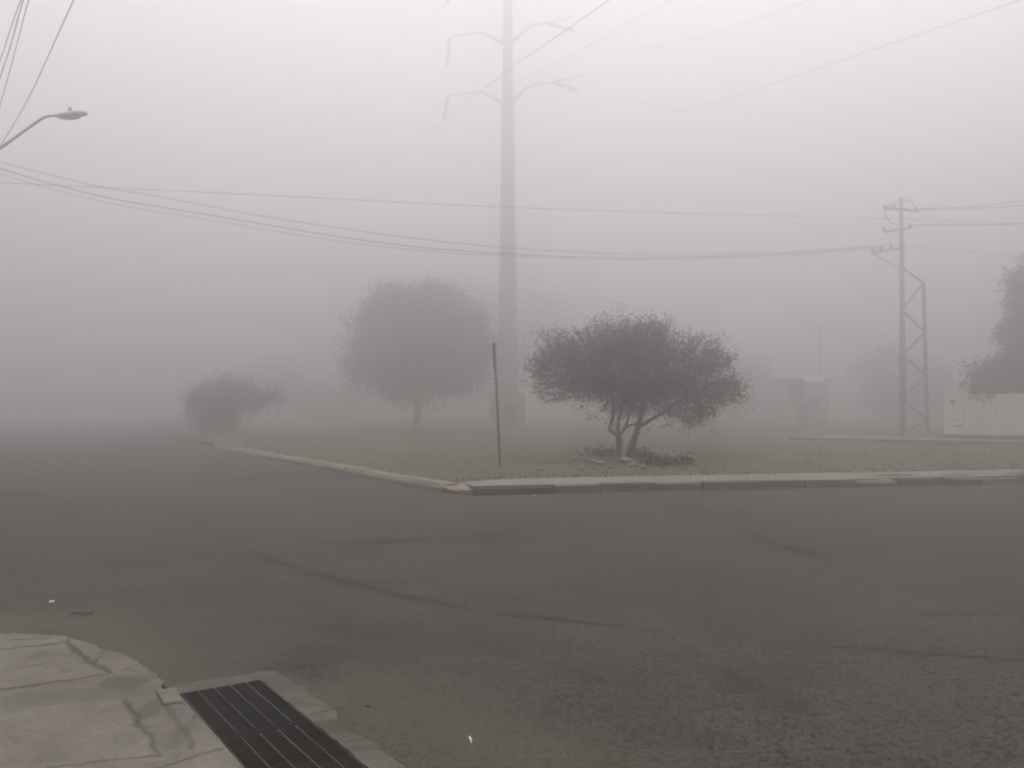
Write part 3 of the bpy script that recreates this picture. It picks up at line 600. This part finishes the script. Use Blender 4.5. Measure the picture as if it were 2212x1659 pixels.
t = thing('distant_pole', (W(1773, 880, 84).x, 84, 0), 'very faint thin pole rising behind the small flat roofed house', 'pole')
p = t.location; mb = MB(); mb.tube([p.copy(), p + Vector((0, 0, 5)), W(1771, 700, 84)], [.13, .11, .09], 8); mb.build('pole', M['pole_concrete'], t, True)
mb = MB(); mb.beam(W(1758, 712, 83.9), W(1786, 712, 83.9), .1); mb.build('crossarm', M['pole_steel'], t)

# ------------------------------------------------------------------ leaning post on the lawn
pb = G(1081, 1016, KZ - .03); pt = W(1068, 742, pb.y)
t = thing('leaning_post', pb, 'thin dark leaning post standing alone on the lawn corner', 'post')
mb = MB(); mb.tube([pb - Vector((0, 0, .05)), pb + (pt - pb) * .5, pt], [.028, .026, .026], 10); mb.build('pole', M['post'], t, True)
mb = MB(); a = pb + (pt - pb) * .80
mb.beam(a + Vector((-.035, 0, 0)), pt + Vector((-.035, 0, .02)), .035, .06); mb.build('upper_sleeve', M['post'], t)  # plain slim sleeve on the upper post, no sign
mb = MB(); mb.tube([pb - Vector((0, 0, .02)), pb + Vector((0, 0, .05))], [.14, .10], 10); mb.build('footing', M['stone_dull'], t)

# ------------------------------------------------------------------ tall pylon
PD = 77.0
pz2 = lambda x, y, dd=0: W((864 + x * .3906) * .8534, y * .3906 * .8534, PD + dd)
pbase = Vector((W(1097, 880, PD).x, PD, 0)); s = PD / F
t = thing('power_pylon', pbase, 'tall tapering steel monopole pylon with paired curved arms', 'pylon')
mb = MB(); hs = [0, 6, 12, 18, 24, 30, 36, 41]
mb.tube([pbase + Vector((0, 0, h)) for h in hs], [(48 - (h - 0) * F / PD * .0325) * s / 2 for h in hs], 14); mb.build('mast', M['steel'], t, True)
for fh in (9.5, 18.5, 27.5, 35.5):
    rr_ = (48 - fh * F / PD * .0325) * s / 2 + .07; mb = MB(); mb.tube([pbase + Vector((0, 0, fh)), pbase + Vector((0, 0, fh + .22))], rr_, 16); mb.build('flange', M['steel'], t)
mb = MB(); mb.tube([pbase + Vector((0, 0, -.2)), pbase + Vector((0, 0, .5))], 1.35, 16); mb.build('footing', M['pole_concrete'], t)
def armpts(side, lower):
    if side < 0: return [(1050, 280), (1020, 268), (970, 238), (915, 214), (840, 217), (700, 240)] if not lower else [(1050, 672), (1015, 652), (960, 620), (905, 595), (830, 603), (690, 620)]
    return [(1080, 285), (1120, 262), (1180, 208), (1230, 168), (1330, 152), (1500, 110)] if not lower else [(1080, 675), (1120, 650), (1170, 600), (1225, 558), (1380, 530), (1590, 482)]
for (side, lower, dy) in ((-1, 0, 0), (-1, 1, 0), (1, 0, 0), (1, 1, 0), (-1, 0, -385), (1, 0, -385)):
    pts = smoothpath([pz2(x, y + dy, (-.5 if side < 0 else .5) * abs(x - 1065) / 400) for x, y in armpts(side, lower)], 4)
    mb = MB(); mb.tube(pts, [.18 - .115 * i / (len(pts) - 1) for i in range(len(pts))], 8); mb.build('arm', M['steel'], t, True)
def insul(a, b):
    a, b = Vector(a), Vector(b); n = 13; pts = []; rr = []
    for i in range(n):
        for f, r in ((0, .05), (.25, .17), (.6, .15), (.7, .05)): pts.append(a + (b - a) * ((i + f) / n)); rr.append(r)
    mb = MB(); mb.tube(pts, rr, 8); mb.build('insulator', M['insulator'], t)
insul(pz2(702, 245, -.5), pz2(686, 436, -.5)); insul(pz2(692, 625, -.5), pz2(662, 785, -.5)); insul(pz2(702, -145, -.5), pz2(690, 32, -.5))
insul(pz2(1345, 158, .3), pz2(1515, 198, -1.2)); insul(pz2(1370, 535, .3), pz2(1530, 588, -1.2)); insul(pz2(1345, -227, .3), pz2(1515, -187, -1.2))

# ------------------------------------------------------------------ lattice pole
LD = 47.5
z5 = lambda x, y, dd=0: W(1835 + x * .1705, 401 + y * .1705, LD + dd)
z3 = lambda x, y, dd=0: W((1728 + x * .3906) * .8534, (400 + y * .3906) * .8534, LD + dd)
lb = Vector((W(1950, 880, LD).x, LD, 0)); lb2 = Vector((W(2003, 880, LD).x, LD, 0))
t = thing('lattice_pole', lb, 'power pole braced by a zigzag lattice strut, crossarms at its top', 'power pole')
ltop = z5(655, 155)
mb = MB(); mb.tube([lb - Vector((0, 0, .1)), (lb + ltop) / 2, ltop], [.175, .14, .10], 10); mb.build('pole', M['pole_concrete'], t, True)
t2 = z5(938, 1225); ldir = lambda h: lb2 + (t2 - lb2) * (h / t2.z)
mb = MB(); mb.beam(lb2 - Vector((0, 0, .1)), t2, .15, .15); mb.build('strut', M['pole_steel'], t)
mp = lambda z: lb + (ltop - lb) * (z / ltop.z)
zz = [z5(690, 1035).z, t2.z - .1]
a = mp(zz[0]); right = True; nodes = [a, ldir(t2.z - .03)]
levels = [z3(1430, 985).z, z3(1560, 1130).z, z3(1440, 1275).z, z3(1565, 1410).z, z3(1440, 1560).z, z3(1565, 1700).z, .25]
for i, zv in enumerate(levels): nodes.append(mp(zv) if i % 2 == 0 else ldir(zv))
for a, b in zip(nodes, nodes[1:]):
    mb = MB(); mb.beam(a, b, .10, .09); mb.build('brace', M['pole_steel'], t)
def xarm(a, b): mb = MB(); mb.beam(a, b, .12, .12); mb.build('crossarm', M['pole_steel'], t)
xarm(z5(425, 285, -.22), z5(870, 322, -.22)); xarm(z5(440, 585, -.22), z5(790, 535, -.22)); xarm(z5(280, 852, -.22), z5(700, 782, -.22))
mb = MB(); mb.beam(z5(300, 860, -.2), z5(640, 1060, -.2), .04, .05); mb.build('arm_brace', M['pole_steel'], t)
mb = MB(); mb.beam(z5(440, 285, -.22), z5(640, 195, -.2), .04, .05); mb.build('arm_brace', M['pole_steel'], t)
for (x, y, dx, dy) in ((450, 285, 0, -40), (560, 290, 0, -40), (840, 315, 0, -45), (445, 580, -10, -60), (760, 535, 10, -50), (300, 845, -5, -60), (400, 828, 0, -60), (525, 810, 0, -70)):
    a = z5(x, y - 5, -.22); b = z5(x + dx, y + dy, -.22); mb = MB(); pts = []; rr = []
    for i in range(3):
        for f, r in ((0, .03), (.3, .085), (.7, .07), (.8, .03)): pts.append(a + (b - a) * ((i + f) / 3)); rr.append(r)
    mb.tube(pts, rr, 8); mb.build('insulator', M['insulator'], t)
mb = MB(); mb.tube(smoothpath([z5(450, 300, -.3), z5(460, 380, -.35), z5(510, 455, -.35), z5(600, 500, -.3), z5(650, 515, -.25)], 5), .02, 5); mb.build('jumper_wire', M['cable'], t)
mb = MB(); mb.tube(smoothpath([z5(660, 190, -.2), z5(740, 195, -.25), z5(800, 220, -.3), z5(838, 290, -.25)], 5), .018, 5); mb.build('jumper_wire', M['cable'], t)

# ------------------------------------------------------------------ street lamp (its post stands left of the view)
SD = 20.0
zl = lambda x, y, dd=0: W(x * .216, y * .216, SD + dd)
sx = W(-190, 880, SD).x; sbase = Vector((sx, SD + .6, 0))
t = thing('street_lamp', sbase, 'street lamp with an upswept arm entering from the left edge', 'street lamp')
mb = MB(); mb.tube([sbase - Vector((0, 0, .05)), sbase + Vector((0, 0, 3)), Vector((sx, SD + .6, 6.3))], [.10, .085, .06], 10); mb.build('pole', M['pole_concrete'], t, True)
mb = MB(); pts = smoothpath([Vector((sx, SD + .6, 5.6)), W(-90, 375, SD + .35), zl(0, 1482, .2), zl(200, 1340, .1), zl(370, 1220, 0), zl(450, 1168, 0), zl(560, 1155, 0)], 5)
mb.tube(pts, .034, 8); mb.build('arm', M['alu'], t, True)
prof = [(545, 1157, 8), (560, 1160, 26), (620, 1158, 34), (700, 1150, 42), (780, 1143, 44), (840, 1140, 34), (868, 1140, 20), (878, 1140, 5)]
mb = MB(); vs = []; n = 14; k = .216 * SD / F
for (x, y, r) in prof:
    c = zl(x, y)
    for i in range(n):
        th = 2 * PI * i / n; cz = math.sin(th); vs.append((c.x, c.y + math.cos(th) * r * k * 1.05, c.z + r * k * (cz * .95 if cz > 0 else cz * .55)))
mb.add(vs, [(i * n + j, i * n + (j + 1) % n, (i + 1) * n + (j + 1) % n, (i + 1) * n + j) for i in range(len(prof) - 1) for j in range(n)] + [tuple(reversed(range(n))), tuple((len(prof) - 1) * n + j for j in range(n))])
mb.build('lamp_head', M['alu'], t, True)
c = zl(690, 1172); bm = bmesh.new(); bmesh.ops.create_uvsphere(bm, u_segments=14, v_segments=8, radius=1)
for v in bm.verts: v.co = Vector((v.co.x * 120 * k, v.co.y * 38 * k, min(v.co.z, .1) * 26 * k)) + c
me = bpy.data.meshes.new('lens'); bm.to_mesh(me); bm.free(); link('lens', me, M['lens'], t, True)
mb = MB(); mb.tube([zl(705, 1118), zl(700, 1095), zl(696, 1072)], [.045, .045, .036], 10); mb.build('photocell', M['pole_steel'], t, True)

# ------------------------------------------------------------------ wires
def wire(pts, r, label, cat='cable', name='cable', group=None):
    P = [W(*p) for p in pts]; mb = MB(); mb.tube(smoothpath(P, 7), r, 5); o = mb.build(name, M['cable'], None, True); recentre(o); tag(o, label, cat, group); return o
gx_ = 'cables strung across the junction'
dl = lambda px: 33 + (LD - 33) * (px / 1946)
wire([(p[0], p[1], dl(p[0])) for p in [(-180, 385), (0, 394), (214, 405), (500, 418), (1080, 447), (1724, 468), (1950, 473), (2212, 484), (2450, 500)]], .012, 'thin straight cable, highest at the right, crossing the whole view', group=gx_)
wire([(p[0], p[1], dl(p[0])) for p in [(-180, 300), (0, 350), (117, 380), (214, 403), (334, 423), (567, 467), (737, 493), (905, 516), (1070, 533), (1280, 546), (1475, 550), (1740, 543), (1856, 534), (1917, 530)]], .014, 'sagging cable, upper of the two dipping towards the lattice pole', group=gx_)
wire([(p[0], p[1], dl(p[0])) for p in [(-180, 305), (0, 364), (133, 403), (247, 430), (433, 461), (737, 512), (905, 534), (1070, 547), (1280, 556), (1475, 556), (1730, 547), (1840, 538), (1900, 534)]], .018, 'sagging cable, lower and thicker of the two dipping to the lattice pole', group=gx_)
wire([(p[0], p[1], dl(p[0]) + .3) for p in [(-180, 322), (0, 376), (133, 414), (247, 441), (433, 472), (737, 522), (905, 541), (1070, 552), (1280, 560), (1475, 560), (1730, 551), (1840, 542), (1903, 538)]], .010, 'thinnest strand running just below the two sagging cables', group=gx_)
g3 = 'wires leaving the lattice pole to the right'
wire([(1951, 450, 47.2), (1982, 454, 47.2), (2060, 452, 46), (2115, 450, 45.2), (2212, 443, 44), (2420, 425, 41)], .017, 'topmost right hand wire pair, lower one, from the top crossarm', 'wire', 'wire', g3)
wire([(1980, 452, 47.4), (2060, 449, 46.4), (2115, 445, 45.6), (2212, 434, 44.4), (2420, 408, 41)], .018, 'topmost right hand wire pair, upper one, from the top crossarm', 'wire', 'wire', g3)
wire([(1968, 487, 47.2), (2010, 486, 46.5), (2100, 486, 45), (2212, 483, 43.5), (2420, 474, 40)], .020, 'wire leaving the middle crossarm to the right edge', 'wire', 'wire', g3)
wire([(1953, 532, 47.2), (2012, 537, 46.5), (2069, 542, 45.8), (2212, 556, 44), (2420, 580, 41)], .009, 'faint wire dropping rightward from the lowest crossarm', 'wire', 'wire', g3)
g4 = 'drop wires at the top left corner'
wire([(80, -90, 8.5), (45, 0, 9.5), (22, 65, 10.5), (0, 132, 11.6), (-70, 330, 15)], .0042, 'leftmost of the close bundle of wires at top left corner', 'wire', 'wire', g4)
wire([(84, -90, 8.3), (50, 0, 9.3), (24, 95, 10.8), (0, 168, 12), (-60, 350, 15)], .005, 'darker middle wire of the bundle at top left corner', 'wire', 'wire', g4)
wire([(95, -90, 8.3), (62, 0, 9.3), (37, 93, 10.8), (0, 227, 13), (-50, 390, 16)], .0042, 'rightmost thin wire of the bundle at top left corner', 'wire', 'wire', g4)
wire([(205, -100, 9), (159, 0, 10.3), (108, 112, 12), (65, 205, 14), (9, 302, 17), (-60, 400, 20)], .0055, 'lone thick wire slanting down to the lamp arm at left', 'wire', 'wire', g4)
g5 = 'high voltage conductors on the pylon'
wire([(560, 560, 108), (700, 450, 97), (845, 345, 86), (954, 263, 76.5), (1100, 150, 60), (1315, 0, 46), (1500, -140, 38), (1800, -420, 30)], .028, 'darkest conductor running from lower left arm to top centre right', 'conductor', 'conductor', g5)
wire([(590, 335, 102), (737, 200, 92), (860, 92, 83), (964, 8, 76.5), (1100, -110, 64), (1300, -330, 50)], .030, 'conductor slanting to the top edge just left of the pylon mast', 'conductor', 'conductor', g5)
wire([(600, 190, 102), (737, 70, 92), (807, 7, 87), (960, -80, 81), (1096, -96, 77)], .028, 'faintest upper wire left of pylon, slanting parallel to a conductor', 'conductor', 'conductor', g5)
wire([(967, 146, 76.5), (1060, 186, 68), (1130, 172, 62), (1187, 143, 57), (1437, 7, 44), (1650, -130, 36)], .010, 'faint conductor passing just right of the mast and up', 'conductor', 'conductor', g5)
wire([(1306, 66, 75.8), (1380, 98, 66), (1451, 96, 60), (1743, 3, 44), (1950, -80, 37)], .014, 'conductor from upper right arm rising to the top edge', 'conductor', 'conductor', g5)
wire([(1311, 196, 75.8), (1400, 224, 66), (1480, 236, 60), (1560, 218, 54.5), (1898, 103, 43), (2184, 7, 36.5), (2400, -70, 32)], .013, 'long conductor from lower right arm rising to the top right corner', 'conductor', 'conductor', g5)

# ------------------------------------------------------------------ litter
def scrap(px, py, w, d, label, m='paper', z=.012, rot=.3, name='paper_scrap'):
    p = G(px, py, z); mb = MB(); n = 8; vs = []
    for i in range(n):
        a = 2 * PI * i / n; r = random.uniform(.75, 1.1); vs.append((p.x + math.cos(a) * w * r / 2, p.y + math.sin(a) * d * r / 2, z + random.uniform(-.002, w * .2)))
    vs.append((p.x, p.y, z + w * .25)); vs += [(v[0], v[1], v[2] - .004) for v in vs[:n]]
    mb.add(vs, [(i, (i + 1) % n, n) for i in range(n)] + [(n + 1 + i, n + 1 + (i + 1) % n, (i + 1) % n, i) for i in range(n)])
    tag(recentre(mb.build(name, M[m])), label, 'litter', 'litter on the road')
scrap(920, 1054, .11, .12, 'white paper scrap on the road by the tan kerb corner'); scrap(1155, 1071, .07, .09, 'white paper scrap against the foot of the grey kerb'); scrap(112, 1300, .045, .035, 'pale scrap on the road above the near pavement corner')
def stick(px, py, dx, dy, r, label, m, name):
    a = G(px - dx, py - dy, .012); b = G(px + dx, py + dy, .012); mb = MB(); mb.tube([a, (a + b) / 2 + Vector((.002, 0, .002)), b], r, 7); tag(recentre(mb.build(name, M[m], None, True)), label, 'litter', 'litter on the road')
stick(1016, 1598, 2, 6, .0045, 'thin white paper stick lying on the near asphalt', 'paper', 'paper_stick'); stick(795, 1525, 6, 0, .004, 'short dark twig on the asphalt right of the drain', 'twig', 'twig')
def blob(px, py, w, h, label):
    p = G(px, py, .0); mb = MB(); n = 10; vs = []
    for l, (k, z) in enumerate(((1, .004), (.7, .018), (.3, .026))):
        for i in range(n): a = 2 * PI * i / n; vs.append((p.x + math.cos(a) * w * k * random.uniform(.8, 1.15), p.y + math.sin(a) * h * k * random.uniform(.8, 1.15), z))
    mb.add(vs, [(l * n + i, l * n + (i + 1) % n, (l + 1) * n + (i + 1) % n, (l + 1) * n + i) for l in range(2) for i in range(n)] + [tuple(2 * n + i for i in range(n))])
    tag(recentre(mb.build('leaf_litter', M['bark'])), label, 'litter', 'litter on the road')
blob(178, 1549 - 0 - 0 if False else 1326, .10, .05, 'dark clump of wet leaves on the road above the near pavement')

# ------------------------------------------------------------------ fog, sky, sun
HD = bpy.data.materials.new('fog'); HD.use_nodes = True; nt_ = HD.node_tree; nt_.nodes.clear()
ou = nt_.nodes.new("ShaderNodeOutputMaterial"); pvn = nt_.nodes.new("ShaderNodeVolumePrincipled")
FOG_D, FOG_G, FOG_A = .0272, .88, (.844, .864, .848)
pvn.inputs["Color"].default_value = (*FOG_A, 1); pvn.inputs["Density"].default_value = FOG_D; pvn.inputs["Anisotropy"].default_value = FOG_G
nt_.links.new(pvn.outputs[0], ou.inputs["Volume"])
mb = MB(); mb.box((0, 120, (46 - 1.6) / 2), 1300, 1300, 46 + 1.6); hz = mb.build('haze', HD); tag(hz, 'thick grey morning fog filling the whole street', 'fog', kind='stuff')

SKY_TINT = (1.035, .915, 1.0)
SUN_EL, SUN_AZ = math.radians(72), math.radians(12)     # azimuth measured to the right of the view
wd_ = bpy.data.worlds.new("World"); SC.world = wd_; wd_.use_nodes = True; N = wd_.node_tree.nodes; L = wd_.node_tree.links
bg = N["Background"]; sky = N.new("ShaderNodeTexSky"); sky.sky_type = 'NISHITA'; sky.sun_disc = False; sky.sun_elevation = SUN_EL; sky.sun_rotation = SUN_AZ
sky.air_density = 1.0; sky.dust_density = 5.0; sky.ozone_density = 1.0
hs_ = N.new("ShaderNodeHueSaturation"); hs_.inputs["Saturation"].default_value = .12; L.new(sky.outputs[0], hs_.inputs["Color"])
# overcast sky: brightest overhead, about a third of that at the horizon, faintly pink with dawn
tcw = N.new("ShaderNodeTexCoord"); sxyz = N.new("ShaderNodeSeparateXYZ"); L.new(tcw.outputs["Generated"], sxyz.inputs[0])
mr = N.new("ShaderNodeMapRange"); mr.inputs[1].default_value = 0; mr.inputs[2].default_value = 1; mr.inputs[3].default_value = .45; mr.inputs[4].default_value = 1.5; L.new(sxyz.outputs["Z"], mr.inputs[0])
vm = N.new("ShaderNodeVectorMath"); vm.operation = 'SCALE'; L.new(hs_.outputs[0], vm.inputs[0]); L.new(mr.outputs[0], vm.inputs["Scale"])
vt = N.new("ShaderNodeVectorMath"); vt.operation = 'MULTIPLY'; vt.inputs[1].default_value = SKY_TINT; L.new(vm.outputs[0], vt.inputs[0])
L.new(vt.outputs[0], bg.inputs["Color"]); bg.inputs["Strength"].default_value = .12
sun_d = bpy.data.lights.new("sun", 'SUN'); sun_d.energy = 1.5; sun_d.angle = math.radians(160); sun_d.color = (1, .86, .92)
sun = bpy.data.objects.new("sun", sun_d); COL.objects.link(sun)
sv_ = Vector((math.sin(SUN_AZ) * math.cos(SUN_EL), math.cos(SUN_AZ) * math.cos(SUN_EL), math.sin(SUN_EL)))
sun.rotation_euler = (-sv_).to_track_quat('-Z', 'Y').to_euler(); sun.location = (20, 40, 60)

SC.view_settings.view_transform = 'Standard'; SC.view_settings.look = 'None'; SC.view_settings.exposure = 0.5; SC.view_settings.gamma = 1
cy = SC.cycles
cy.use_denoising = True; cy.max_bounces = 12; cy.diffuse_bounces = 3; cy.volume_bounces = 6; cy.transparent_max_bounces = 8
cy.use_adaptive_sampling = False; cy.filter_width = 2.2
try: cy.denoiser = 'OPENIMAGEDENOISE'
except Exception: pass
